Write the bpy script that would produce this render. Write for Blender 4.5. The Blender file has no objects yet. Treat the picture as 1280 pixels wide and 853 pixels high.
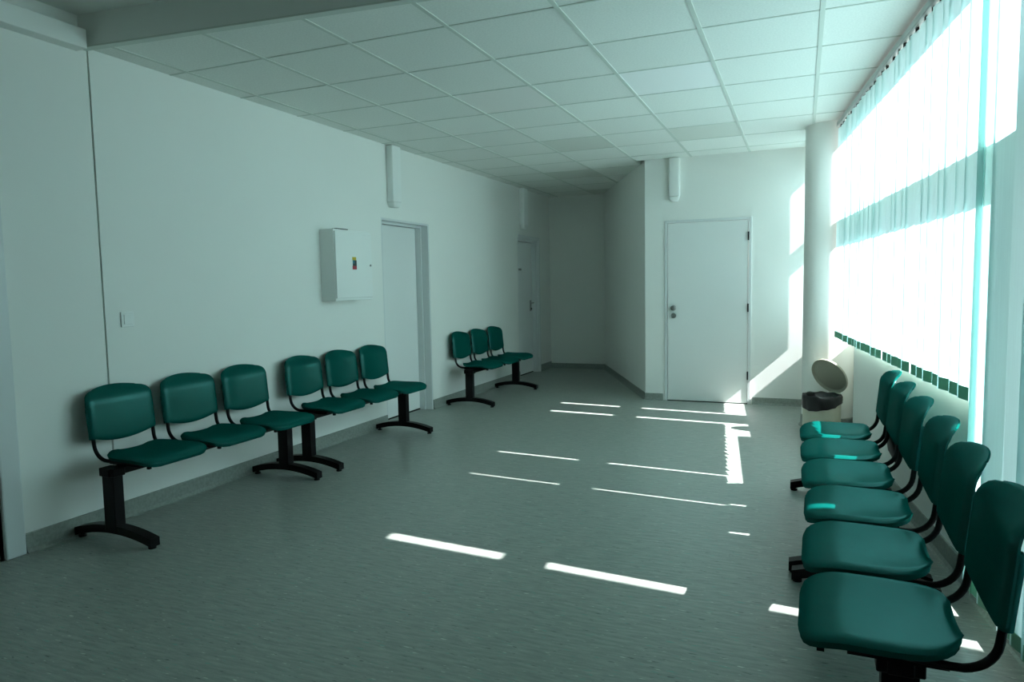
import bpy, bmesh, math, random
from mathutils import Vector, Matrix

random.seed(7)
sc = bpy.context.scene
C = sc.collection

# ------------------------------------------------------------------ camera
F_PX, YAW, PITCH, ROLL = 874.95, -0.39239, -0.0810, -0.01799
CAM = Vector((3.669, 0.0, 1.335))
cy_, sy_, cp_, sp_ = math.cos(YAW), math.sin(YAW), math.cos(PITCH), math.sin(PITCH)
fwd = Vector((sy_*cp_, cy_*cp_, sp_)); rgt = Vector((cy_, -sy_, 0)); upv = rgt.cross(fwd)
r2 = rgt*math.cos(ROLL)+upv*math.sin(ROLL); u2 = -rgt*math.sin(ROLL)+upv*math.cos(ROLL)
cd = bpy.data.cameras.new('camera'); cam = bpy.data.objects.new('camera', cd); C.objects.link(cam)
cd.sensor_width = 36; cd.sensor_fit = 'HORIZONTAL'; cd.lens = F_PX*36/1280; cd.clip_start = 0.02
cam.matrix_world = Matrix(((r2.x, u2.x, -fwd.x, CAM.x), (r2.y, u2.y, -fwd.y, CAM.y), (r2.z, u2.z, -fwd.z, CAM.z), (0, 0, 0, 1)))
sc.camera = cam

# ------------------------------------------------------------------ light, sky, exposure
SUN_DIR = Vector((-1.0, 0.09, -0.905)).normalized()
world = bpy.data.worlds.new('world'); sc.world = world; world.use_nodes = True
wn = world.node_tree; bg = wn.nodes['Background']
sky = wn.nodes.new('ShaderNodeTexSky'); sky.sky_type = 'NISHITA'; sky.sun_disc = False
sky.sun_elevation = math.radians(42.5); sky.sun_rotation = math.radians(95); sky.air_density = 1.0; sky.dust_density = 1.5
wn.links.new(sky.outputs['Color'], bg.inputs['Color']); bg.inputs['Strength'].default_value = 0.15
sd = bpy.data.lights.new('sun', 'SUN'); sun = bpy.data.objects.new('sun', sd); C.objects.link(sun)
sd.energy = 13.0; sd.color = (1.0, 0.93, 0.96); sd.angle = math.radians(0.53)
sun.rotation_euler = SUN_DIR.to_track_quat('-Z', 'Y').to_euler(); sun.location = (12, -1, 11)
sc.view_settings.view_transform = 'Standard'; sc.view_settings.look = 'None'
sc.view_settings.gamma = 1.0; sc.view_settings.use_curve_mapping = False
sc.view_settings.exposure = 1.68
sc.cycles.diffuse_bounces = 8; sc.cycles.max_bounces = 16; sc.cycles.transparent_max_bounces = 16
sc.cycles.caustics_reflective = False; sc.cycles.caustics_refractive = False

# ------------------------------------------------------------------ helpers
def finish(bm, smooth=False):
    bmesh.ops.recalc_face_normals(bm, faces=bm.faces)
    if smooth:
        for f in bm.faces: f.smooth = True
    return bm

def obj(name, bm, m, parent=None, smooth=False, angle=None, props=None):
    if isinstance(bm, bpy.types.Mesh): me = bm
    else:
        finish(bm, smooth); me = bpy.data.meshes.new(name); bm.to_mesh(me); bm.free()
        for mm in (m if isinstance(m, (list, tuple)) else [m]): me.materials.append(mm)
        if angle: me.set_sharp_from_angle(angle=math.radians(angle))
    o = bpy.data.objects.new(name, me); C.objects.link(o)
    if parent: o.parent = parent
    for k, v in (props or {}).items(): o[k] = v
    return o

def thing(name, label, cat, loc=(0, 0, 0), rz=0, group=None):
    o = bpy.data.objects.new(name, None); C.objects.link(o); o.location = loc; o.rotation_euler = (0, 0, rz)
    o.empty_display_size = 0.1
    return tag(o, label, cat, group)

def tag(o, label, cat, group=None):
    o['label'] = label; o['category'] = cat
    if group: o['group'] = group
    return o

def struct(name, bm, m, parent=None, **k):
    o = obj(name, bm, m, parent, **k)
    if not parent: o['kind'] = 'structure'
    return o

def box(bm, x0, x1, y0, y1, z0, z1, mat=0, T=None):
    vs = [bm.verts.new(Vector(p) if not T else T(*p)) for p in
          ((x0,y0,z0),(x1,y0,z0),(x1,y1,z0),(x0,y1,z0),(x0,y0,z1),(x1,y0,z1),(x1,y1,z1),(x0,y1,z1))]
    for f in ((3,2,1,0),(4,5,6,7),(0,1,5,4),(1,2,6,5),(2,3,7,6),(3,0,4,7)):
        fc = bm.faces.new([vs[i] for i in f]); fc.material_index = mat
    return bm

def bev(bm, w, seg=2):
    bmesh.ops.bevel(bm, geom=list(bm.edges), offset=w, segments=seg, profile=0.5, affect='EDGES', clamp_overlap=True)
    return bm

def bbox(x0, x1, y0, y1, z0, z1, w=0.004, seg=2, T=None):
    return bev(box(bmesh.new(), x0, x1, y0, y1, z0, z1, T=T), w, seg)

def prism(bm, poly, z0, z1):
    a = [bm.verts.new((p[0], p[1], z0)) for p in poly]; b = [bm.verts.new((p[0], p[1], z1)) for p in poly]
    n = len(poly)
    bm.faces.new(a[::-1]); bm.faces.new(b)
    for i in range(n): bm.faces.new((a[i], a[(i+1) % n], b[(i+1) % n], b[i]))
    return bm

def tube(bm, pts, r, n=12, caps=True):
    rings = []; pts = [Vector(p) for p in pts]
    ref = Vector((0, 1, 0))
    for i, p in enumerate(pts):
        d = (pts[min(i+1, len(pts)-1)]-pts[max(i-1, 0)]).normalized()
        a = ref if abs(d.dot(ref)) < 0.9 else Vector((1, 0, 0))
        s = d.cross(a).normalized(); t = d.cross(s).normalized()
        rings.append([bm.verts.new(p+(s*math.cos(2*math.pi*k/n)+t*math.sin(2*math.pi*k/n))*r) for k in range(n)])
    for i in range(len(rings)-1):
        for k in range(n): bm.faces.new((rings[i][k], rings[i][(k+1) % n], rings[i+1][(k+1) % n], rings[i+1][k]))
    if caps: bm.faces.new(rings[0]); bm.faces.new(rings[-1][::-1])
    return bm

def lathe(bm, prof, cx=0, cy=0, n=48):
    rings = [[bm.verts.new((cx+r*math.cos(2*math.pi*k/n), cy+r*math.sin(2*math.pi*k/n), z)) for k in range(n)] for r, z in prof]
    for i in range(len(rings)-1):
        for k in range(n): bm.faces.new((rings[i][k], rings[i][(k+1) % n], rings[i+1][(k+1) % n], rings[i+1][k]))
    bm.faces.new(rings[0][::-1]); bm.faces.new(rings[-1])
    return bm

# ------------------------------------------------------------------ materials
def mat(name, col, rough=0.6, spec=0.5, metal=0.0, noise=0.0, nscale=8.0, bump=0.0, bscale=200.0):
    m = bpy.data.materials.new(name); m.use_nodes = True; nt = m.node_tree; b = nt.nodes['Principled BSDF']
    b.inputs['Base Color'].default_value = (*col, 1); b.inputs['Roughness'].default_value = rough
    b.inputs['Specular IOR Level'].default_value = spec; b.inputs['Metallic'].default_value = metal
    tc = nt.nodes.new('ShaderNodeTexCoord')
    if noise > 0:
        nz = nt.nodes.new('ShaderNodeTexNoise'); nz.inputs['Scale'].default_value = nscale; nz.inputs['Detail'].default_value = 4
        nt.links.new(tc.outputs['Object'], nz.inputs['Vector'])
        mx = nt.nodes.new('ShaderNodeMix'); mx.data_type = 'RGBA'
        mx.inputs['A'].default_value = (*[c*(1-noise) for c in col], 1); mx.inputs['B'].default_value = (*[min(1, c*(1+noise)) for c in col], 1)
        nt.links.new(nz.outputs['Fac'], mx.inputs['Factor']); nt.links.new(mx.outputs['Result'], b.inputs['Base Color'])
    if bump > 0:
        n2 = nt.nodes.new('ShaderNodeTexNoise'); n2.inputs['Scale'].default_value = bscale; n2.inputs['Detail'].default_value = 2
        nt.links.new(tc.outputs['Object'], n2.inputs['Vector'])
        bp = nt.nodes.new('ShaderNodeBump'); bp.inputs['Strength'].default_value = bump; bp.inputs['Distance'].default_value = 0.002
        nt.links.new(n2.outputs['Fac'], bp.inputs['Height']); nt.links.new(bp.outputs['Normal'], b.inputs['Normal'])
    return m

def floor_mat():
    m = mat('vinyl_floor', (0.30, 0.33, 0.29), 0.36, 0.5); nt = m.node_tree; b = nt.nodes['Principled BSDF']; L = nt.links
    tc = nt.nodes.new('ShaderNodeTexCoord'); mp = nt.nodes.new('ShaderNodeMapping'); mp.inputs['Scale'].default_value = (9, 60, 60)
    L.new(tc.outputs['Object'], mp.inputs['Vector'])
    n1 = nt.nodes.new('ShaderNodeTexNoise'); n1.inputs['Scale'].default_value = 1.0; n1.inputs['Detail'].default_value = 5; n1.inputs['Roughness'].default_value = 0.65
    L.new(mp.outputs['Vector'], n1.inputs['Vector'])
    r1 = nt.nodes.new('ShaderNodeValToRGB'); e = r1.color_ramp.elements
    e[0].position = 0.28; e[0].color = (0.17, 0.205, 0.18, 1); e[1].position = 0.72; e[1].color = (0.33, 0.345, 0.315, 1)
    L.new(n1.outputs['Fac'], r1.inputs['Fac'])
    def flecks(scale, lo, hi, seed):
        mq = nt.nodes.new('ShaderNodeMapping'); mq.inputs['Scale'].default_value = scale; mq.inputs['Location'].default_value = (seed, seed*2.3, 0)
        L.new(tc.outputs['Object'], mq.inputs['Vector'])
        n = nt.nodes.new('ShaderNodeTexNoise'); n.inputs['Scale'].default_value = 1; n.inputs['Detail'].default_value = 2
        L.new(mq.outputs['Vector'], n.inputs['Vector'])
        r = nt.nodes.new('ShaderNodeMapRange'); r.inputs['From Min'].default_value = lo; r.inputs['From Max'].default_value = hi
        L.new(n.outputs['Fac'], r.inputs['Value']); return r.outputs['Result']
    prev = r1.outputs['Color']
    for sc_, lo, hi, col, s in (((20, 110, 110), 0.68, 0.74, (0.60, 0.63, 0.56), 1.7), ((20, 95, 95), 0.66, 0.73, (0.07, 0.09, 0.08), 5.1), ((18, 85, 85), 0.64, 0.72, (0.15, 0.32, 0.27), 9.4)):
        mx = nt.nodes.new('ShaderNodeMix'); mx.data_type = 'RGBA'
        L.new(flecks(sc_, lo, hi, s), mx.inputs['Factor']); L.new(prev, mx.inputs['A']); mx.inputs['B'].default_value = (*col, 1); prev = mx.outputs['Result']
    L.new(prev, b.inputs['Base Color'])
    bp = nt.nodes.new('ShaderNodeBump'); bp.inputs['Strength'].default_value = 0.12; bp.inputs['Distance'].default_value = 0.002
    L.new(n1.outputs['Fac'], bp.inputs['Height']); L.new(bp.outputs['Normal'], b.inputs['Normal'])
    return m

def tile_mat(name, col, speck):
    m = mat(name, col, 0.9, 0.2); nt = m.node_tree; b = nt.nodes['Principled BSDF']; L = nt.links
    tc = nt.nodes.new('ShaderNodeTexCoord'); nz = nt.nodes.new('ShaderNodeTexNoise'); nz.inputs['Scale'].default_value = 90; nz.inputs['Detail'].default_value = 3
    L.new(tc.outputs['Object'], nz.inputs['Vector'])
    oi = nt.nodes.new('ShaderNodeObjectInfo')
    r = nt.nodes.new('ShaderNodeMapRange'); r.inputs['To Min'].default_value = 1-speck; r.inputs['To Max'].default_value = 1+speck
    r.inputs['From Min'].default_value = 0.3; r.inputs['From Max'].default_value = 0.7
    L.new(nz.outputs['Fac'], r.inputs['Value'])
    r3 = nt.nodes.new('ShaderNodeMapRange'); r3.inputs['To Min'].default_value = 0.965; r3.inputs['To Max'].default_value = 1.02
    L.new(oi.outputs['Random'], r3.inputs['Value'])
    mu = nt.nodes.new('ShaderNodeMath'); mu.operation = 'MULTIPLY'; L.new(r.outputs['Result'], mu.inputs[0]); L.new(r3.outputs['Result'], mu.inputs[1])
    vm = nt.nodes.new('ShaderNodeVectorMath'); vm.operation = 'SCALE'; vm.inputs[0].default_value = col
    L.new(mu.outputs['Value'], vm.inputs['Scale']); L.new(vm.outputs['Vector'], b.inputs['Base Color'])
    return m

def slat_mat(name, refl, trans):
    m = bpy.data.materials.new(name); m.use_nodes = True; nt = m.node_tree; nt.nodes.clear(); L = nt.links
    out = nt.nodes.new('ShaderNodeOutputMaterial'); d = nt.nodes.new('ShaderNodeBsdfDiffuse'); t = nt.nodes.new('ShaderNodeBsdfTranslucent')
    a = nt.nodes.new('ShaderNodeAddShader')
    tc = nt.nodes.new('ShaderNodeTexCoord'); mp = nt.nodes.new('ShaderNodeMapping'); mp.inputs['Scale'].default_value = (300, 300, 4)
    nz = nt.nodes.new('ShaderNodeTexNoise'); nz.inputs['Scale'].default_value = 1.0
    L.new(tc.outputs['Object'], mp.inputs['Vector']); L.new(mp.outputs['Vector'], nz.inputs['Vector'])
    for col, sh in ((refl, d), (trans, t)):
        mx = nt.nodes.new('ShaderNodeMix'); mx.data_type = 'RGBA'
        mx.inputs['A'].default_value = (*[c*0.94 for c in col], 1); mx.inputs['B'].default_value = (*[c*1.06 for c in col], 1)
        L.new(nz.outputs['Fac'], mx.inputs['Factor']); L.new(mx.outputs['Result'], sh.inputs['Color'])
    L.new(d.outputs[0], a.inputs[0]); L.new(t.outputs[0], a.inputs[1]); L.new(a.outputs[0], out.inputs['Surface'])
    return m

def glass_mat():
    m = bpy.data.materials.new('window_glass'); m.use_nodes = True; nt = m.node_tree; nt.nodes.clear(); L = nt.links
    out = nt.nodes.new('ShaderNodeOutputMaterial'); tr = nt.nodes.new('ShaderNodeBsdfTransparent'); tr.inputs['Color'].default_value = (0.93, 0.97, 0.96, 1)
    gl = nt.nodes.new('ShaderNodeBsdfGlossy'); gl.inputs['Roughness'].default_value = 0.02; fr = nt.nodes.new('ShaderNodeFresnel'); fr.inputs['IOR'].default_value = 1.3
    mx = nt.nodes.new('ShaderNodeMixShader'); L.new(fr.outputs[0], mx.inputs[0]); L.new(tr.outputs[0], mx.inputs[1]); L.new(gl.outputs[0], mx.inputs[2]); L.new(mx.outputs[0], out.inputs['Surface'])
    return m

M_WALL = mat('white_wall_paint', (0.80, 0.80, 0.77), 0.75, 0.3, noise=0.02, nscale=1.5, bump=0.08, bscale=350)
M_UPPER = mat('grey_soffit_paint', (0.76, 0.77, 0.74), 0.8, 0.3, noise=0.02, nscale=1.5)
M_FLOOR = floor_mat()
M_SKIRT = mat('vinyl_skirting', (0.25, 0.275, 0.25), 0.55, 0.3, noise=0.35, nscale=60)
M_TILE = tile_mat('mineral_tile', (0.79, 0.80, 0.76), 0.05)
M_TILE_W = tile_mat('smooth_white_tile', (0.88, 0.87, 0.86), 0.01)
M_TILE_G = tile_mat('smooth_grey_tile', (0.66, 0.67, 0.62), 0.01)
M_TILE_P = tile_mat('smooth_pale_tile', (0.80, 0.78, 0.75), 0.01)
M_RAIL = mat('ceiling_rail_enamel', (0.62, 0.65, 0.60), 0.8, 0.1, noise=0.02)
M_DARK = mat('dark_gap', (0.03, 0.035, 0.03), 0.9, 0.1)
M_JOINT = mat('joint_filler', (0.42, 0.45, 0.42), 0.9, 0.1)
M_DOOR = mat('door_enamel', (0.75, 0.76, 0.75), 0.45, 0.4, noise=0.01, nscale=3)
M_FRAME = mat('frame_enamel', (0.66, 0.68, 0.68), 0.4, 0.45, noise=0.01)
M_STEEL = mat('brushed_steel', (0.35, 0.35, 0.34), 0.35, 0.5, 1.0, noise=0.05, nscale=60)
M_BLACK = mat('black_powder_coat', (0.005, 0.0045, 0.005), 0.42, 0.12, noise=0.1, nscale=40)
def plastic_mat(name, base, gloss, rough):
    m = bpy.data.materials.new(name); m.use_nodes = True; nt = m.node_tree; nt.nodes.clear(); L = nt.links
    out = nt.nodes.new('ShaderNodeOutputMaterial'); d = nt.nodes.new('ShaderNodeBsdfDiffuse'); g = nt.nodes.new('ShaderNodeBsdfGlossy'); a = nt.nodes.new('ShaderNodeAddShader')
    tc = nt.nodes.new('ShaderNodeTexCoord'); nz = nt.nodes.new('ShaderNodeTexNoise'); nz.inputs['Scale'].default_value = 14; nz.inputs['Detail'].default_value = 4
    L.new(tc.outputs['Object'], nz.inputs['Vector'])
    mx = nt.nodes.new('ShaderNodeMix'); mx.data_type = 'RGBA'; mx.inputs['A'].default_value = (*[c*0.93 for c in base], 1); mx.inputs['B'].default_value = (*[c*1.07 for c in base], 1)
    L.new(nz.outputs['Fac'], mx.inputs['Factor']); L.new(mx.outputs['Result'], d.inputs['Color'])
    g.inputs['Color'].default_value = (*gloss, 1); g.inputs['Roughness'].default_value = rough
    n2 = nt.nodes.new('ShaderNodeTexNoise'); n2.inputs['Scale'].default_value = 900; L.new(tc.outputs['Object'], n2.inputs['Vector'])
    bp = nt.nodes.new('ShaderNodeBump'); bp.inputs['Strength'].default_value = 0.08; bp.inputs['Distance'].default_value = 0.001
    L.new(n2.outputs['Fac'], bp.inputs['Height']); L.new(bp.outputs['Normal'], d.inputs['Normal']); L.new(bp.outputs['Normal'], g.inputs['Normal'])
    L.new(d.outputs[0], a.inputs[0]); L.new(g.outputs[0], a.inputs[1]); L.new(a.outputs[0], out.inputs['Surface'])
    return m
M_PLAST = plastic_mat('green_seat_plastic', (0.0006, 0.064, 0.053), (0.014, 0.036, 0.034), 0.21)
M_WHITEP = mat('white_plastic', (0.80, 0.81, 0.79), 0.4, 0.4, noise=0.01)
M_ALU = mat('aluminium_rail', (0.52, 0.54, 0.53), 0.4, 0.5, 0.6, noise=0.03)
M_PVC = mat('window_frame_pvc', (0.72, 0.74, 0.73), 0.4, 0.4, noise=0.01)
M_BIN = mat('beige_bin_enamel', (0.60, 0.58, 0.47), 0.4, 0.45, noise=0.02)
M_LID_SHADED = mat('lid_shaded_enamel', (0.36, 0.35, 0.28), 0.45, 0.3, noise=0.03)  # darker than the bin body: the lid's shade is put into its colour
M_BAG = mat('black_bag_film', (0.012, 0.012, 0.014), 0.35, 0.5, noise=0.2, nscale=30)
M_SLAT = slat_mat('green_blind_fabric', (0.42, 0.50, 0.46), (0.245, 0.36, 0.375))
M_WEIGHT = slat_mat('blind_weight_pocket', (0.20, 0.40, 0.29), (0.03, 0.08, 0.06))
M_GLASS = glass_mat()
M_GROUND = mat('outdoor_paving', (0.20, 0.20, 0.19), 0.9, 0.2, noise=0.15, nscale=2)
M_RENDER = mat('outdoor_render', (0.40, 0.40, 0.38), 0.9, 0.2, noise=0.05, nscale=2)
M_YEL = mat('sticker_yellow', (0.55, 0.42, 0.03), 0.5); M_TEAL = mat('sticker_teal', (0.01, 0.16, 0.20), 0.5)
M_RED = mat('sticker_red', (0.40, 0.02, 0.04), 0.5); M_INK = mat('sticker_ink', (0.015, 0.03, 0.03), 0.5)

# ------------------------------------------------------------------ room dimensions
CE = 2.673           # tiled ceiling
YB = 7.87            # back wall with the door
YA = 10.48           # end wall of the alcove
DG0, DG1 = (2.045, YB), (0.885, YA)   # slanting wall
BX, BS = 4.645, -0.105                # plane of the blinds: x = BX + BS*y
NX, NY = 0.9945, 0.1044
def wp(y, o, z=0.0):                  # point at distance y along the window wall, o metres outside the blind plane
    return Vector((BX+BS*y+NX*o, y+NY*o, z))
WT = lambda y, o, z: wp(y, o, z)      # for box(): x->along, y->outwards

# floor and outdoor ground
bm = bmesh.new(); prism(bm, [(-0.25, -3.0), (5.0, -3.0), (5.0, 2.5), (4.6, 8.2), (2.2, 8.2), (1.1, YA+0.2), (-0.25, YA+0.2)], -0.12, 0.0)
struct('floor', bm, M_FLOOR)
bm = bmesh.new(); box(bm, 5.02, 60, -40, 40, -0.25, -0.14); struct('ground', bm, M_GROUND)

# left wall with three door openings and a joint
DOORS_L = [(1.25, 2.17, 2.03), (5.69, 6.605, 1.985), (9.13, 9.955, 1.99)]
JOINT = 2.80
bm = bmesh.new(); y = -3.0
for (a, b, h) in DOORS_L:
    if y < JOINT < a:
        box(bm, -0.2, 0, y, JOINT-0.006, 0, 2.95); box(bm, -0.2, 0, JOINT+0.006, a, 0, 2.95); box(bm, -0.2, -0.012, JOINT-0.006, JOINT+0.006, 0, 2.95)
    else: box(bm, -0.2, 0, y, a, 0, 2.95)
    box(bm, -0.2, 0, a, b, h, 2.95); y = b
box(bm, -0.2, 0, y, YA+0.2, 0, 2.95)
struct('wall_left', bm, M_WALL)
bm = bmesh.new(); box(bm, -0.0118, -0.009, JOINT-0.006, JOINT+0.006, 0, CE); struct('trim_1', bm, M_JOINT)
# alcove end wall, slanting wall, back wall, wall behind the camera
bm = bmesh.new(); box(bm, 0, 1.15, YA, YA+0.2, 0, 2.95); struct('wall_alcove', bm, M_WALL)
bm = bmesh.new(); prism(bm, [DG1, DG0, (DG0[0]+0.02, YB+0.2), (DG1[0]+0.2, YA+0.1)][::-1], 0, 2.95); struct('wall_slanting', bm, M_WALL)
BD0, BD1, BDH = 2.275, 3.165, 1.99
bm = bmesh.new(); box(bm, DG0[0], BD0, YB, YB+0.2, 0, 2.95); box(bm, BD1, 4.35, YB, YB+0.2, 0, 2.95); box(bm, BD0, BD1, YB, YB+0.2, BDH, 2.95)
struct('wall_back', bm, M_WALL)
bm = bmesh.new(); box(bm, 0, 5.0, -3.2, -3.0, 0, 2.95); struct('wall_rear', bm, M_WALL)

# window wall: parapet, thinner parapet beside the column, head band, solid end
Y_FULL0, Y_FULL1, Y_REC, Y_END = 1.4, 3.2, 6.12, 7.90
SILL = 0.800
bm = bmesh.new()
box(bm, Y_FULL1, Y_REC, 0.06, 0.32, 0, SILL, T=WT)
box(bm, Y_REC, Y_END, 0.20, 0.32, 0, SILL, T=WT)
box(bm, -3.0, Y_FULL0, 0.06, 0.32, 0, 2.95, T=WT)
box(bm, Y_FULL0, Y_FULL1, 0.06, 0.32, 0, 0.075, T=WT)
box(bm, Y_FULL0, Y_END, 0.06, 0.28, 2.70, 2.95, T=WT)
struct('wall_right', bm, M_WALL)

def window(name, y0, y1, z0, z1, transom):
    bm = bmesh.new()
    w = 0.03
    for a in ((y0, y0+w), (y1-w, y1)): box(bm, a[0], a[1], 0.20, 0.27, z0, z1, T=WT)
    box(bm, y0+w, y1-w, 0.20, 0.27, z1-w*0.5, z1, T=WT); box(bm, y0+w, y1-w, 0.20, 0.27, z0, z0+0.03, T=WT)
    fr = struct(name, bm, M_PVC)
    b2 = bmesh.new(); box(b2, y0+w, y1-w, 0.20, 0.27, transom[0], transom[1], T=WT); obj('transom', b2, M_PVC, fr)
    for za, zb in ((z0+0.03, transom[0]), (transom[1], z1-w*0.5)):
        b3 = bmesh.new(); box(b3, y0+w, y1-w, 0.232, 0.238, za, zb, T=WT); obj('pane', b3, M_GLASS, fr)
    return fr
TR = (1.85, 2.01)
window('window_1', Y_FULL1, 6.80, SILL, 2.70, TR)
window('window_2', 6.80, 8.02, SILL, 2.70, TR)
w3 = window('window_3', Y_FULL0, Y_FULL1, 0.075, 2.70, TR)
bm = bmesh.new(); box(bm, 2.875, 3.06, 0.20, 0.27, 0.105, TR[0], T=WT); obj('sun_block_post', bm, M_PVC, w3)  # unseen post added to keep the sun off the slats behind it
# unseen overhang added outside to block the sun, end edge follows its rays
bm = bmesh.new(); prism(bm, [wp(-3.0, 0.31)[:2], wp(-3.0, 3.6)[:2], (wp(2.79, 0.31).x+3.29, wp(2.79, 0.31).y-0.296), wp(2.79, 0.31)[:2]], 2.75, 2.93); box(bm, -2.9, -2.7, 3.3, 3.5, -0.14, 2.76, T=WT)
struct('sun_blocker', bm, M_RENDER)

# round column with its vinyl skirt
COL = (3.902, 6.90)
struct('column', lathe(bmesh.new(), [(0.217, 0.0), (0.217, 2.70)], *COL, n=64), M_WALL, smooth=True, angle=40)
struct('baseboard_column', lathe(bmesh.new(), [(0.245, 0.0), (0.228, 0.02), (0.225, 0.10), (0.2175, 0.104)], *COL, n=64), M_SKIRT, smooth=True, angle=50)

# ------------------------------------------------------------------ skirtings
def skirt(name, segs, h=0.10, m=M_SKIRT):
    bm = bmesh.new()
    for (p, q, n) in segs:      # p, q on the wall line, n = unit normal into the room
        p = Vector((*p, 0)); q = Vector((*q, 0)); n = Vector((*n, 0))
        prof = [(0.0, 0.0), (0.03, 0.0), (0.02, 0.006), (0.012, 0.022), (0.009, h-0.002), (0.006, h+0.002), (0.0, h+0.002)]
        a = [bm.verts.new(p+n*o+Vector((0, 0, z))) for o, z in prof]; b = [bm.verts.new(q+n*o+Vector((0, 0, z))) for o, z in prof]
        for i in range(len(prof)): j = (i+1) % len(prof); bm.faces.new((a[i], a[j], b[j], b[i]))
        bm.faces.new(a[::-1]); bm.faces.new(b)
    return struct(name, bm, m)
skirt('baseboard_left', [((0, -3.0), (0, 1.15), (1, 0)), ((0, 2.275), (0, 5.69), (1, 0)), ((0, 6.605), (0, 9.13), (1, 0)), ((0, 9.995), (0, YA), (1, 0))])
skirt('baseboard_alcove', [((0, YA), (0.885, YA), (0, -1))], 0.075)
dv = Vector((DG0[0]-DG1[0], DG0[1]-DG1[1])).normalized(); dn = (dv.y, -dv.x)
skirt('baseboard_slanting', [(DG1, DG0, dn)], 0.075)
skirt('baseboard_back', [(DG0, (BD0-0.03, YB), (0, -1)), ((BD1+0.03, YB), (4.02, YB), (0, -1))], 0.075)
pa, pb, pc, pd = wp(-3.0, 0.06), wp(Y_REC, 0.06), wp(Y_REC, 0.20), wp(Y_END, 0.20)
skirt('baseboard_right', [((pa.x, pa.y), (pb.x, pb.y), (-NX, -NY)), ((pc.x, pc.y), (pd.x, pd.y), (-NX, -NY))])

# ------------------------------------------------------------------ ceiling: slab, bulkhead, grid, tiles
BK = lambda x: 2.752+0.0955*x      # line of the bulkhead across the room
bm = bmesh.new()
e0, e1, e2 = wp(3.20, 0.30), wp(7.95, 0.30), wp(-3.2, 0.30)
prism(bm, [(-0.2, 2.80), (e0.x, e0.y), (e1.x, e1.y), (2.1, 8.1), (1.1, YA+0.2), (-0.2, YA+0.2)], 2.75, 2.95)
struct('ceiling', bm, M_UPPER)
CEIL = bpy.data.objects['ceiling']
bm = bmesh.new(); prism(bm, [(-0.2, -3.2), (e2.x, -3.2), (e0.x, BK(e0.x)+.02), (-0.2, BK(-0.2)+.02)], 2.838, 2.95); struct('ceiling_near', bm, M_UPPER)
bm = bmesh.new(); prism(bm, [(0, BK(0)), (4.40, BK(4.40)), (4.40, BK(4.40)+0.03), (0, BK(0)+0.03)], CE-0.004, 2.84)
BUL = struct('trim_2', bm, M_UPPER)
bm = bmesh.new(); prism(bm, [(0, BK(0)-0.004), (4.36, BK(4.36)-0.004), (4.36, BK(4.36)+0.045), (0, BK(0)+0.045)], CE-0.012, CE-0.003)
obj('edge_strip', bm, M_RAIL, BUL)
# boxed duct along the top of the left wall
bm = bbox(0.0, 0.088, -3.0, 2.735, 2.642, 2.745, 0.003, 1); struct('trim_3', bm, M_WALL)

def clip(poly, lines):             # keep the side where a*x+b*y <= c
    for a, b, c in lines:
        out = []
        for i in range(len(poly)):
            p, q = poly[i-1], poly[i]; dp, dq = a*p[0]+b*p[1]-c, a*q[0]+b*q[1]-c
            if (dp <= 0) != (dq <= 0): t = dp/(dp-dq); out.append((p[0]+t*(q[0]-p[0]), p[1]+t*(q[1]-p[1])))
            if dq <= 0: out.append(q)
        poly = out
        if not poly: return []
    return poly
def area(p): return abs(sum(p[i-1][0]*p[i][1]-p[i][0]*p[i-1][1] for i in range(len(p))))/2
WALL_R = (1.0, 0.105, BX+0.055)                       # x + .105 y <= ...
L_BK = (0.0955, -1.0, -2.752-0.03)                    # beyond the bulkhead
L_DG = (-dn[0], -dn[1], -(dn[0]*DG0[0]+dn[1]*DG0[1]))
MAIN = [(-1, 0, 0), (0, 1, YB), WALL_R, L_BK]; ALC = [(-1, 0, 0), (0, 1, YA), L_DG, L_BK]
GX = [0.1476+0.6*k for k in range(-1, 8)]; GY = [2.753+0.6*k for k in range(0, 14)]
TW, TC = 0.011, 0.006
for i in range(len(GX)-1):
    for j in range(len(GY)-1):
        x0, x1, y0, y1 = GX[i]+TW, GX[i+1]-TW, GY[j]+TC, GY[j+1]-TC
        lines = ALC if x1 < 2.0 else MAIN
        if x1 >= 2.0 and y0 >= YB: continue
        p = clip([(x0, y0), (x1, y0), (x1, y1), (x0, y1)], lines)
        if len(p) < 3 or area(p) < 0.004: continue
        mm = M_TILE
        if (i, j) in ((5, 3),): mm = M_TILE_W
        elif (i, j) in ((3, 3),): mm = M_TILE_P
        elif (i, j) in ((3, 6), (5, 6), (2, 9), (2, 12)): mm = M_TILE_G
        b = prism(bmesh.new(), p, CE+0.004, CE+0.022)
        obj('ceiling_tile', b, mm, CEIL)
def clipseg(x0, x1, y0, y1, lines): return clip([(x0, y0), (x1, y0), (x1, y1), (x0, y1)], lines)
for i, gx in enumerate(GX):
    lines = ALC if gx < 2.0 else MAIN
    p = clipseg(gx-0.012, gx+0.012, 2.6, YA if gx < 2.0 else YB, lines)
    if len(p) >= 3: obj('ceiling_rail', prism(bmesh.new(), p, CE, CE+0.03), M_RAIL, CEIL)
for j, gy in enumerate(GY):
    for lines, xa, xb in (((ALC, 0, 2.0), (MAIN, 2.0, 4.6)) if gy < YB else ((ALC, 0, 2.1),)):
        p = clipseg(xa, xb, gy-0.0065, gy+0.0065, lines)
        if len(p) >= 3: obj('cross_rail', prism(bmesh.new(), p, CE+0.001, CE+0.03), M_RAIL, CEIL)

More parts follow.
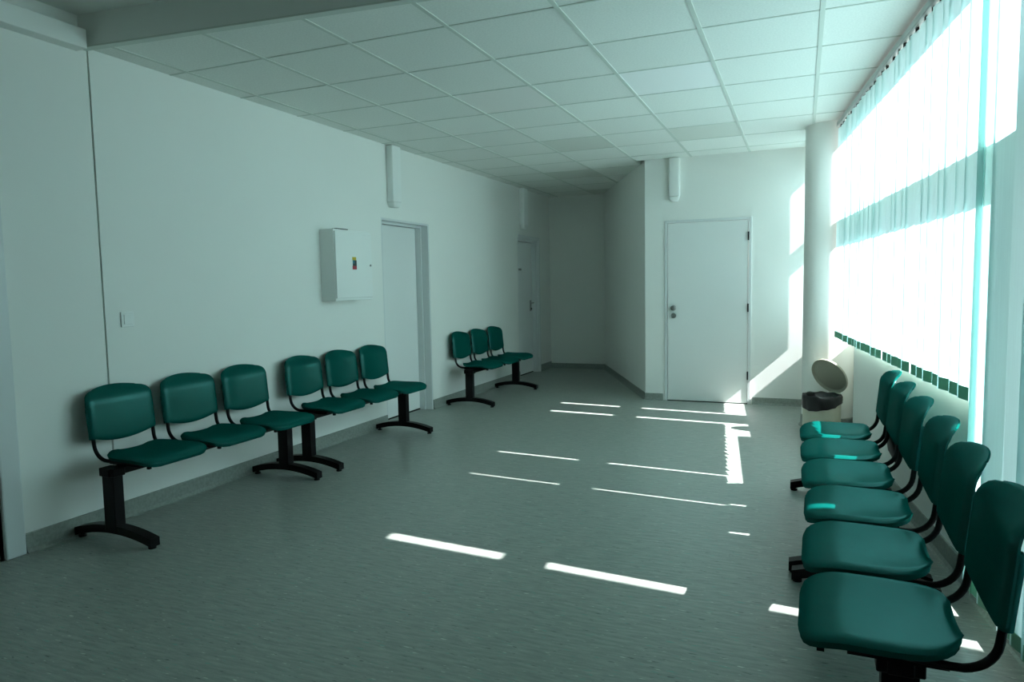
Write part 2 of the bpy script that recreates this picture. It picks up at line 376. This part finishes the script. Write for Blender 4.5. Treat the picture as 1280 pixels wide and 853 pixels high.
# ------------------------------------------------------------------ doors
def knob(parent, name, ctr, axis, r, L, m=M_STEEL):
    bm = lathe(bmesh.new(), [(r*1.0, 0), (r*1.0, L*0.25), (r*0.75, L*0.35), (r*0.75, L*0.6), (r*0.95, L*0.75), (r*0.9, L*0.95), (r*0.6, L)], n=24)
    rot = Vector((0, 0, 1)).rotation_difference(Vector(axis)).to_matrix().to_4x4()
    bm.transform(Matrix.Translation(ctr) @ rot); return obj(name, bm, m, parent, smooth=True, angle=40)
def left_door(name, a, b, h, leaf_x, proud):
    leaf = struct(name, bbox(leaf_x-0.04, leaf_x, a+0.045, b-0.045, 0.014, h-0.045, 0.003, 1), M_DOOR)
    bm = bmesh.new()
    if proud:     # architrave standing on the wall face
        for y0, y1 in ((a-0.10, a), (b, b+0.10)): box(bm, 0.0, 0.022, y0, y1, 0, h+0.10)
        box(bm, 0.0, 0.022, a, b, h, h+0.10)
        bev(bm, 0.008, 2)
    for y0, y1 in ((a, a+0.042), (b-0.042, b)): box(bm, leaf_x-0.05, leaf_x+0.06, y0, y1, 0, h)
    box(bm, leaf_x-0.05, leaf_x+0.06, a+0.042, b-0.042, h-0.042, h)
    for y0, y1 in ((a, a+0.02), (b-0.02, b)): box(bm, leaf_x+0.06, -0.002, y0, y1, 0, h)
    box(bm, leaf_x+0.06, -0.002, a+0.02, b-0.02, h-0.02, h)
    obj('door_frame', bm, M_FRAME, leaf)
    obj('gap_shade_strip', box(bmesh.new(), leaf_x-0.05, leaf_x+0.002, a+0.042, b-0.042, 0.0, 0.010), M_DARK, leaf)  # near-black strip painted in for the shade of the gap under the leaf
    return leaf
d1 = left_door('door_1', *DOORS_L[0], -0.06, True)
d2 = left_door('door_2', *DOORS_L[1], -0.14, False)
d3 = left_door('door_3', *DOORS_L[2], -0.09, False)
# architrave on the far left door
bm = bmesh.new(); a, b, h = DOORS_L[2]
box(bm, 0, 0.012, b, b+0.035, 0, h+0.035); box(bm, 0, 0.012, a, b, h, h+0.035); obj('architrave', bev(bm, 0.003, 1), M_FRAME, d3)
# handle, lock and sign of door 3
bm = bbox(-0.090, -0.082, 9.80, 9.86, 0.93, 1.09, 0.003); bm2 = tube(bm, [(-0.085, 9.835, 1.05), (-0.04, 9.835, 1.05), (-0.035, 9.825, 1.05), (-0.035, 9.72, 1.05)], 0.009); obj('door_handle', bm2, M_STEEL, d3, smooth=True, angle=40)
knob(d3, 'lock', (-0.082, 9.835, 0.962), (1, 0, 0), 0.016, 0.012, M_DARK)
obj('sign_plate', bbox(-0.090, -0.086, 9.36, 9.48, 1.53, 1.56, 0.001, 1), M_STEEL, d3)
# back door
d4 = struct('door_4', bbox(BD0+0.022, BD1-0.022, YB-0.012, YB+0.03, 0.010, BDH-0.022, 0.003, 1), M_DOOR)
bm = bmesh.new()
box(bm, BD0-0.012, BD0+0.018, YB-0.010, YB+0.05, 0, BDH+0.012); box(bm, BD1-0.018, BD1+0.012, YB-0.018, YB+0.05, 0, BDH+0.012); box(bm, BD0+0.018, BD1-0.018, YB-0.014, YB+0.05, BDH-0.018, BDH+0.012)
obj('door_frame', bev(bm, 0.002, 1), M_FRAME, d4)
obj('gap_shade_strip', box(bmesh.new(), BD0+0.018, BD1-0.018, YB-0.010, YB+0.03, 0, 0.008), M_DARK, d4)  # shaded gap below the back door, drawn as a dark strip
knob(d4, 'door_knob', (2.362, YB-0.012, 1.040), (0, -1, 0), 0.030, 0.055)
knob(d4, 'lock', (2.362, YB-0.012, 0.955), (0, -1, 0), 0.029, 0.02)
for z in (1.80, 1.04, 0.31): obj('hinge', bbox(BD1-0.026, BD1-0.012, YB-0.030, YB-0.012, z-0.045, z+0.045, 0.003, 1), M_BLACK, d4)

# ------------------------------------------------------------------ beam benches
def seat_bm():
    bm = bmesh.new(); a0, b0 = 0.188, 0.227; xc = 0.048; N = 18; Mv = 20; top = []; bot = []
    for i in range(N+1):
        t = -math.cos(math.pi*i/N); x = xc+a0*t
        p = 5.0 if t > 0 else 4.0
        w = b0*max(0.0, 1-abs(t)**p)**(1/p)*(1.0 if t > 0 else 1-0.10*t*t); w = max(w, 0.10)
        rt, rb = [], []
        for j in range(Mv+1):
            s = -math.cos(math.pi*j/Mv); yv = w*s
            e = max(abs(t), abs(s))
            z = 0.462-0.014*(1-s*s)*(1-max(0, t)**2)-0.030*max(0, (t-0.35)/0.65)**2+0.012*max(0, (-t-0.3)/0.7)**2
            z -= 0.014*max(0, (e-0.86)/0.14)**2
            rt.append(bm.verts.new((x, yv, z)))
            th = 0.012+0.010*max(0, (e-0.86)/0.14)**2*(0 if e > 0.999 else 1)
            rb.append(bm.verts.new((x-0.004*t*e, yv*0.985, z-th)))
        top.append(rt); bot.append(rb)
    for i in range(N):
        for j in range(Mv):
            bm.faces.new((top[i][j], top[i+1][j], top[i+1][j+1], top[i][j+1])); bm.faces.new((bot[i][j], bot[i][j+1], bot[i+1][j+1], bot[i+1][j]))
    rim = [(i, 0) for i in range(N)]+[(N, j) for j in range(Mv)]+[(i, Mv) for i in range(N, 0, -1)]+[(0, j) for j in range(Mv, 0, -1)]
    for k in range(len(rim)):
        i, j = rim[k]; i2, j2 = rim[(k+1) % len(rim)]
        bm.faces.new((top[i][j], bot[i][j], bot[i2][j2], top[i2][j2]))
    return bm

def back_x(z, s):     # surface of the backrest, local x
    q = (z-0.53)/0.277
    x = -0.196-0.026*q-0.055*max(0, (q-0.74)/0.26)**1.6
    return x+0.020*s*s-0.016*max(0, (abs(s)-0.84)/0.16)**1.5
def back_bm():
    bm = bmesh.new(); N, Mv = 18, 18; b0 = 0.212; fr, bk = [], []
    for i in range(N+1):
        t = -math.cos(math.pi*i/N)            # -1 bottom .. 1 top
        rf, rb = [], []
        for j in range(Mv+1):
            s = -math.cos(math.pi*j/Mv)
            zb = 0.540-0.040*(1-s*s); zt = 0.808-0.014*s*s
            z = zb+(zt-zb)*(t+1)/2
            p = 5.3
            w = b0*(max(0.0, 1-max(0, t)**p)**(1/p) if t > 0 else 1.0); w = max(w, 0.135)
            yv = w*s
            x = back_x(z, yv/b0); e = max(abs(s), abs(t))
            dx = 0.006*max(0, (e-0.9)/0.1)**2
            rf.append(bm.verts.new((x-dx, yv, z))); rb.append(bm.verts.new((x-0.012, yv*0.99, z-0.003*t*e)))
        fr.append(rf); bk.append(rb)
    for i in range(N):
        for j in range(Mv):
            bm.faces.new((fr[i][j], fr[i][j+1], fr[i+1][j+1], fr[i+1][j])); bm.faces.new((bk[i][j], bk[i+1][j], bk[i+1][j+1], bk[i][j+1]))
    rim = [(i, 0) for i in range(N)]+[(N, j) for j in range(Mv)]+[(i, Mv) for i in range(N, 0, -1)]+[(0, j) for j in range(Mv, 0, -1)]
    for k in range(len(rim)):
        i, j = rim[k]; i2, j2 = rim[(k+1) % len(rim)]
        bm.faces.new((fr[i][j], bk[i][j], bk[i2][j2], fr[i2][j2]))
    for sg in (-1, 1):      # moulded sleeves that take the frame tubes
        tube(bm, [(-0.196-0.008, sg*0.190, 0.528), (-0.199-0.008, sg*0.190, 0.56), (-0.213-0.008, sg*0.190, 0.69), (-0.212-0.004, sg*0.190, 0.71)], 0.0165, 12)
    return bm

def frame_bm():
    bm = bmesh.new()
    for sg in (-1, 1):
        pts = [(0.195, sg*0.165, 0.418), (0.0, sg*0.172, 0.418), (-0.10, sg*0.182, 0.416)]
        for k in range(1, 9):
            a = math.radians(85*k/8); pts.append((-0.11-0.085*math.sin(a), sg*(0.182+0.008*k/8), 0.416+0.085*(1-math.cos(a))))
        pts += [(-0.200, sg*0.190, 0.54), (-0.208, sg*0.190, 0.62)]
        tube(bm, pts, 0.0105, 10)
        box(bm, 0.172, 0.190, sg*0.165-0.008, sg*0.165+0.008, 0.392, 0.410)
    box(bm, -0.045, 0.045, -0.15, 0.15, 0.402, 0.412)
    box(bm, -0.10, 0.12, -0.178, -0.160, 0.400, 0.410); box(bm, -0.10, 0.12, 0.160, 0.178, 0.400, 0.410)
    for sx in (-0.075, 0.11): box(bm, sx-0.012, sx+0.012, -0.175, 0.175, 0.410, 0.436)
    return bm

def foot_bm():
    bm = bmesh.new(); N = 16; rows = []
    for i in range(N+1):
        t = -1+2*i/N; x = 0.285*t; zt = 0.098-0.043*t*t; h = 0.050-0.012*(1-t*t)*0; w = 0.028
        rows.append([bm.verts.new((x, -w, zt-h*0.85)), bm.verts.new((x, w, zt-h*0.85)), bm.verts.new((x, w, zt)), bm.verts.new((x, -w, zt))])
    for i in range(N):
        for k in range(4): bm.faces.new((rows[i][k], rows[i][(k+1) % 4], rows[i+1][(k+1) % 4], rows[i+1][k]))
    bm.faces.new(rows[0]); bm.faces.new(rows[-1][::-1])
    return bm
def glide_bm(x): return lathe(bmesh.new(), [(0.020, 0.0), (0.020, 0.010), (0.011, 0.012), (0.011, 0.020)], x, 0, 16)

def post_bm(): return bev(box(bmesh.new(), -0.042, 0.042, -0.03, 0.03, 0.06, 0.365), 0.004, 2)

PITCH_Y = 0.485; LEG_Y = 0.672
def make_bench(name, label, loc, rz, group, off=0.055):
    t = thing(name, label, 'bench', loc, rz, group)
    bm = bmesh.new(); box(bm, -0.030, 0.030, -0.715, 0.715, 0.362, 0.404); obj('beam', bev(bm, 0.004, 1), M_BLACK, t)
    s0 = b0 = f0 = None
    for k in (-1, 0, 1):
        if s0 is None:
            s0 = obj('seat', seat_bm(), M_PLAST, t, smooth=True, angle=50); b0 = obj('backrest', back_bm(), M_PLAST, t, smooth=True, angle=50); f0 = obj('seat_frame', frame_bm(), M_BLACK, t, smooth=True, angle=40)
            tr = (s0, b0, f0)
        else:
            tr = []
            for o in (s0, b0, f0):
                c = o.copy(); C.objects.link(c); tr.append(c)
        for o in tr: o.location = (0, k*PITCH_Y+off, 0)
    for sy in (-1, 1):
        lg = obj('leg', post_bm(), M_BLACK, t); lg.location = (0, sy*LEG_Y, 0)
        ft = obj('foot', foot_bm(), M_BLACK, lg, smooth=True, angle=35)
        obj('glide', glide_bm(-0.262), M_BLACK, lg, smooth=True, angle=35); obj('glide', glide_bm(0.262), M_BLACK, lg, smooth=True, angle=35)
        obj('bracket', bev(box(bmesh.new(), -0.054, 0.054, -0.036, 0.036, 0.362, 0.406), 0.003, 1), M_BLACK, lg)
    return t
def copy_bench(src, label, loc, rz, group):
    r = src.copy(); C.objects.link(r); r.location = loc; r.rotation_euler = (0, 0, rz); r['label'] = label; r['group'] = group
    for ch in list(src.children):
        c = ch.copy(); C.objects.link(c); c.parent = r
        for g in list(ch.children):
            d = g.copy(); C.objects.link(d); d.parent = c
    return r
GL, GR = 'three-seat benches along the left wall', 'three-seat benches under the window blinds'
bA = make_bench('beam_bench', 'green three-seat beam bench on the left wall, under the light switch, nearest the camera', (0.305, 3.225, 0), 0, GL)
copy_bench(bA, 'green three-seat bench on the left wall below and beside the white cabinet', (0.31, 4.815, 0), 0, GL)
copy_bench(bA, 'small-looking far green three-seat bench between the two recessed doors on the left wall', (0.305, 7.565, 0), 0, GL)
bR = copy_bench(bA, 'green three-seat bench at the right, largest in view, its nearest seat cut by the frame', (3.920, 2.580, 0), math.pi-math.radians(1.0), GR)
bF = copy_bench(bA, 'green three-seat bench at the right with sunlit seats, before the pedal bin', (3.912, 4.030, 0), math.pi+math.radians(0.5), GR)

# dark panel that hangs low behind the middle seat of the far right bench
bm = bev(box(bmesh.new(), -0.012, 0.012, -0.155, 0.155, -0.075, 0.075), 0.010, 2)
bm.transform(Matrix.Translation((-0.225, -0.20, 0.435)) @ Matrix.Rotation(math.radians(8), 4, 'Y'))
pn = obj('back_panel', bm, M_BLACK, bF, smooth=True, angle=40); pn['label'] = 'dark flat panel hanging low behind the middle seats'

# ------------------------------------------------------------------ things on the left wall
fb = thing('wall_cabinet', 'white metal distribution cabinet with a small coloured sticker, mounted on the left wall', 'cabinet', (0, 4.765, 1.222))
W_, H_ = 0.53, 0.592
obj('body', bbox(0.0, 0.138, 0, W_, 0, H_, 0.003, 1), M_WHITEP, fb)
dr = obj('cabinet_door', bbox(0.138, 0.152, 0.006, W_-0.004, 0.022, H_-0.016, 0.003, 1), M_WHITEP, fb)
obj('lock', lathe(bmesh.new(), [(0.008, 0), (0.008, 0.006), (0.005, 0.007)], n=16).copy() if False else (lambda b: (b.transform(Matrix.Translation((0.152, W_-0.03, 0.30)) @ Matrix.Rotation(math.pi/2, 4, 'Y')), b)[1])(lathe(bmesh.new(), [(0.009, 0), (0.009, 0.006), (0.005, 0.007)], n=16)), M_STEEL, dr)
bm = bmesh.new(); ys, zs = 0.232, 0.262
box(bm, 0.152, 0.1530, ys, ys+0.055, zs+0.078, zs+0.105, 0); box(bm, 0.152, 0.1531, ys+0.004, ys+0.03, zs+0.050, zs+0.078, 1); box(bm, 0.152, 0.1531, ys+0.03, ys+0.06, zs+0.03, zs+0.078, 3)
box(bm, 0.152, 0.1531, ys, ys+0.03, zs, zs+0.03, 2); box(bm, 0.152, 0.1531, ys+0.03, ys+0.06, zs, zs+0.03, 2); box(bm, 0.152, 0.1530, ys+0.004, ys+0.030, zs+0.030, zs+0.050, 3)
st = obj('sticker', bm, [M_YEL, M_TEAL, M_RED, M_INK], dr); st['label'] = 'small sticker in yellow, teal, black and red'
obj('cable_gland', bbox(0.05, 0.10, 0.10, 0.26, H_, H_+0.012, 0.002, 1), M_DARK, fb)

sw = thing('light_switch', 'white square rocker switch on the left wall above the nearest bench', 'switch', (0, 2.942, 1.169))
obj('plate', bbox(0, 0.008, -0.042, 0.042, -0.045, 0.045, 0.003, 2), M_WHITEP, sw)
obj('rocker', bbox(0.008, 0.013, -0.026, 0.026, -0.028, 0.028, 0.002, 2), M_WHITEP, sw)

sk = thing('wall_socket', 'small white socket low on the slanting wall of the alcove', 'socket', (DG1[0]+0.62*(DG0[0]-DG1[0]), DG1[1]+0.62*(DG0[1]-DG1[1]), 0.30), math.atan2(dn[1], dn[0]))
obj('plate', bbox(0, 0.008, -0.035, 0.035, -0.04, 0.04, 0.003, 2), M_WHITEP, sk)
obj('socket_face', lathe(bmesh.new(), [(0.022, 0), (0.022, 0.003)], n=20) if False else (lambda b: (b.transform(Matrix.Translation((0.008, 0, 0)) @ Matrix.Rotation(math.pi/2, 4, 'Y')), b)[1])(lathe(bmesh.new(), [(0.022, 0), (0.022, 0.003)], n=20)), M_WHITEP, sk)

def casing(label, loc, rz, w, d, z0):
    t = thing('pipe_casing', label, 'pipe casing', loc, rz, 'white pipe casings coming down from the ceiling')
    obj('casing_body', bbox(0, d, -w/2, w/2, z0+0.05, CE-0.001, 0.012, 3), M_WHITEP, t, smooth=True, angle=40)
    bm = bmesh.new(); box(bm, 0, d, -w/2, w/2, z0, z0+0.05)
    for v in bm.verts:
        if v.co.z < z0+0.01: v.co.y *= 0.6; v.co.x *= 0.8
    obj('end_cap', bev(bm, 0.008, 2), M_WHITEP, t, smooth=True, angle=40)
    return t
casing('white boxed pipe casing on the left wall above the first recessed door', (0, 5.885, 0), 0, 0.155, 0.075, 2.09)
casing('white boxed pipe casing on the left wall above the far door in the alcove', (0, 9.29, 0), 0, 0.155, 0.075, 2.11)
casing('white boxed pipe casing on the back wall above the closed white door', (2.375, YB, 0), -math.pi/2, 0.115, 0.075, 2.205)

# ------------------------------------------------------------------ pedal bin with liner
BC = (3.842, 6.42); BR, BH = 0.150, 0.345
bn = thing('pedal_bin', 'beige round pedal bin with its lid open, standing before the white column', 'bin', (BC[0], BC[1], 0))
obj('body', lathe(bmesh.new(), [(BR-0.01, 0.0), (BR, 0.012), (BR, BH), (BR-0.004, BH+0.004), (BR-0.012, BH), (BR-0.012, 0.03)], n=48), M_BIN, bn, smooth=True, angle=35)
al, th = math.radians(50), math.radians(63)
ow = Vector((math.cos(al), math.sin(al), 0)); tg = Vector((-math.sin(al), math.cos(al), 0)); dd = -ow*math.cos(th)+Vector((0, 0, 1))*math.sin(th); nn = tg.cross(dd)
lidR = 0.165; hinge = ow*(BR+0.012)+Vector((0, 0, BH+0.015)); lc = hinge+dd*lidR
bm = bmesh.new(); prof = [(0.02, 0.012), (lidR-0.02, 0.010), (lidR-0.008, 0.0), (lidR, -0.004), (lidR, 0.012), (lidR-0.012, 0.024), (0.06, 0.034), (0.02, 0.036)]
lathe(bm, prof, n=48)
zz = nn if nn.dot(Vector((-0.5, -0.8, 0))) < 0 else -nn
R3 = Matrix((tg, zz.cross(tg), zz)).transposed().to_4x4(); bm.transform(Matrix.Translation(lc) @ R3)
obj('lid', bm, M_LID_SHADED, bn, smooth=True, angle=35)
bm = bmesh.new(); tube(bm, [hinge-tg*0.05, hinge+tg*0.05], 0.010, 10); obj('lid_hinge', bm, M_BIN, bn, smooth=True, angle=35)
bm = bbox(-0.035, 0.035, -BR-0.05, -BR+0.01, 0.012, 0.024, 0.004); bm.transform(Matrix.Rotation(-0.5, 4, 'Z')); obj('pedal', bm, M_BLACK, bn)
# liner: folded over the rim, ragged hem, hollow
bm = bmesh.new(); n = 64; rings = []
for lvl in range(7):
    rg = []
    for k in range(n):
        a = 2*math.pi*k/n; rag = 0.5+0.5*math.sin(a*1.0+2.3)
        hem = 0.055+0.055*max(0, -math.cos(a-math.radians(60)))+0.003*math.sin(a*5)+0.002*math.sin(a*13)
        wob = 0.003*math.sin(a*11+lvl)+0.002*math.sin(a*19+2*lvl)
        r, z = [(BR+0.009, BH-hem), (BR+0.008, BH-hem*0.45), (BR+0.008, BH+0.004), (BR+0.002, BH+0.014), (BR-0.018, BH+0.002), (BR-0.030, BH-0.09), (BR-0.05, BH-0.16)][lvl]
        rg.append(bm.verts.new(((r+wob)*math.cos(a), (r+wob)*math.sin(a), z+(0.004*math.sin(a*9) if lvl in (2, 3) else 0))))
    rings.append(rg)
for i in range(6):
    for k in range(n): bm.faces.new((rings[i][k], rings[i][(k+1) % n], rings[i+1][(k+1) % n], rings[i+1][k]))
bm.faces.new(rings[-1])
ln = obj('liner', bm, M_BAG, bn, smooth=True); ln['label'] = 'black bag folded over the rim'

# ------------------------------------------------------------------ vertical blinds
SW = 0.152
def slat_mesh(w, z0, z1):
    bm = bmesh.new(); n = 6; rows = []
    for z in (z0, z1):
        for off in (0.0004, -0.0004):
            rows.append([bm.verts.new((w*(i/n-0.5), off+0.005*(1-(2*i/n-1)**2), z)) for i in range(n+1)])
    a, b, c, d = rows
    for i in range(n): bm.faces.new((a[i], a[i+1], c[i+1], c[i]))
    for f in bm.faces: f.smooth = True
    for r in (b, d):
        for v in r: bm.verts.remove(v)
    me = bpy.data.meshes.new('slat'); bm.to_mesh(me); bm.free(); me.materials.append(M_SLAT); return me
def simple_mesh(name, bm, m):
    finish(bm); me = bpy.data.meshes.new(name); bm.to_mesh(me); bm.free(); me.materials.append(m); return me
def blind(label, slats, zb, y0, y1):
    t = thing('vertical_blind', label, 'blind', wp((y0+y1)/2, 0, 0))
    base = wp((y0+y1)/2, 0, 0)
    TL = lambda y, o, z: wp(y, o, z)-base
    bm = box(bmesh.new(), y0, y1, -0.022, 0.022, 2.612, 2.652, T=TL); obj('head_rail', bev(bm, 0.004, 1), M_ALU, t)
    me = slat_mesh(SW, zb, 2.592)
    mw = simple_mesh('weight', box(bmesh.new(), -SW/2+0.052, SW/2-0.018, 0.001, 0.006, zb+0.002, zb+0.056), M_WEIGHT)
    mc = simple_mesh('carrier', box(bmesh.new(), -0.012, 0.012, -0.004, 0.004, 2.588, 2.615), M_BLACK)
    wa = math.atan2(1.0, BS)             # heading along the wall
    for (y, tilt) in slats:
        s = obj('slat', me, M_SLAT, t); s.location = wp(y, 0, 0)-base; s.rotation_euler = (0, 0, wa+math.radians(tilt))
        obj('bottom_weight', mw, M_WEIGHT, s); obj('carrier', mc, M_BLACK, s)
    return t
def run(y0, y1, pitch, tilts):
    n = max(1, round((y1-y0-SW)/pitch)); st_ = (y1-y0-SW)/n
    return [(y0+SW/2+i*st_, tilts()) for i in range(n+1)]
rt = lambda: random.uniform(4, 20)
short = run(3.235, 4.152, 0.125, rt)+run(4.158, 4.808, 0.125, rt)+run(4.824, 6.625, 0.122, rt)
blind('pale green vertical blind ending at waist height above the right-hand benches', short, 0.83, 3.22, 6.65)
blind('short piece of pale green vertical blind behind the round column', run(7.165, 7.850, 0.125, rt), 0.83, 7.12, 7.88)
full = [(3.190, -38), (3.172, -24)]+run(2.918, 3.20, 0.095, rt)+run(1.45, 2.852, 0.095, rt)
blind('floor-length pale green vertical blind at the right edge beside the nearest bench', full, 0.085, 1.42, 3.215)
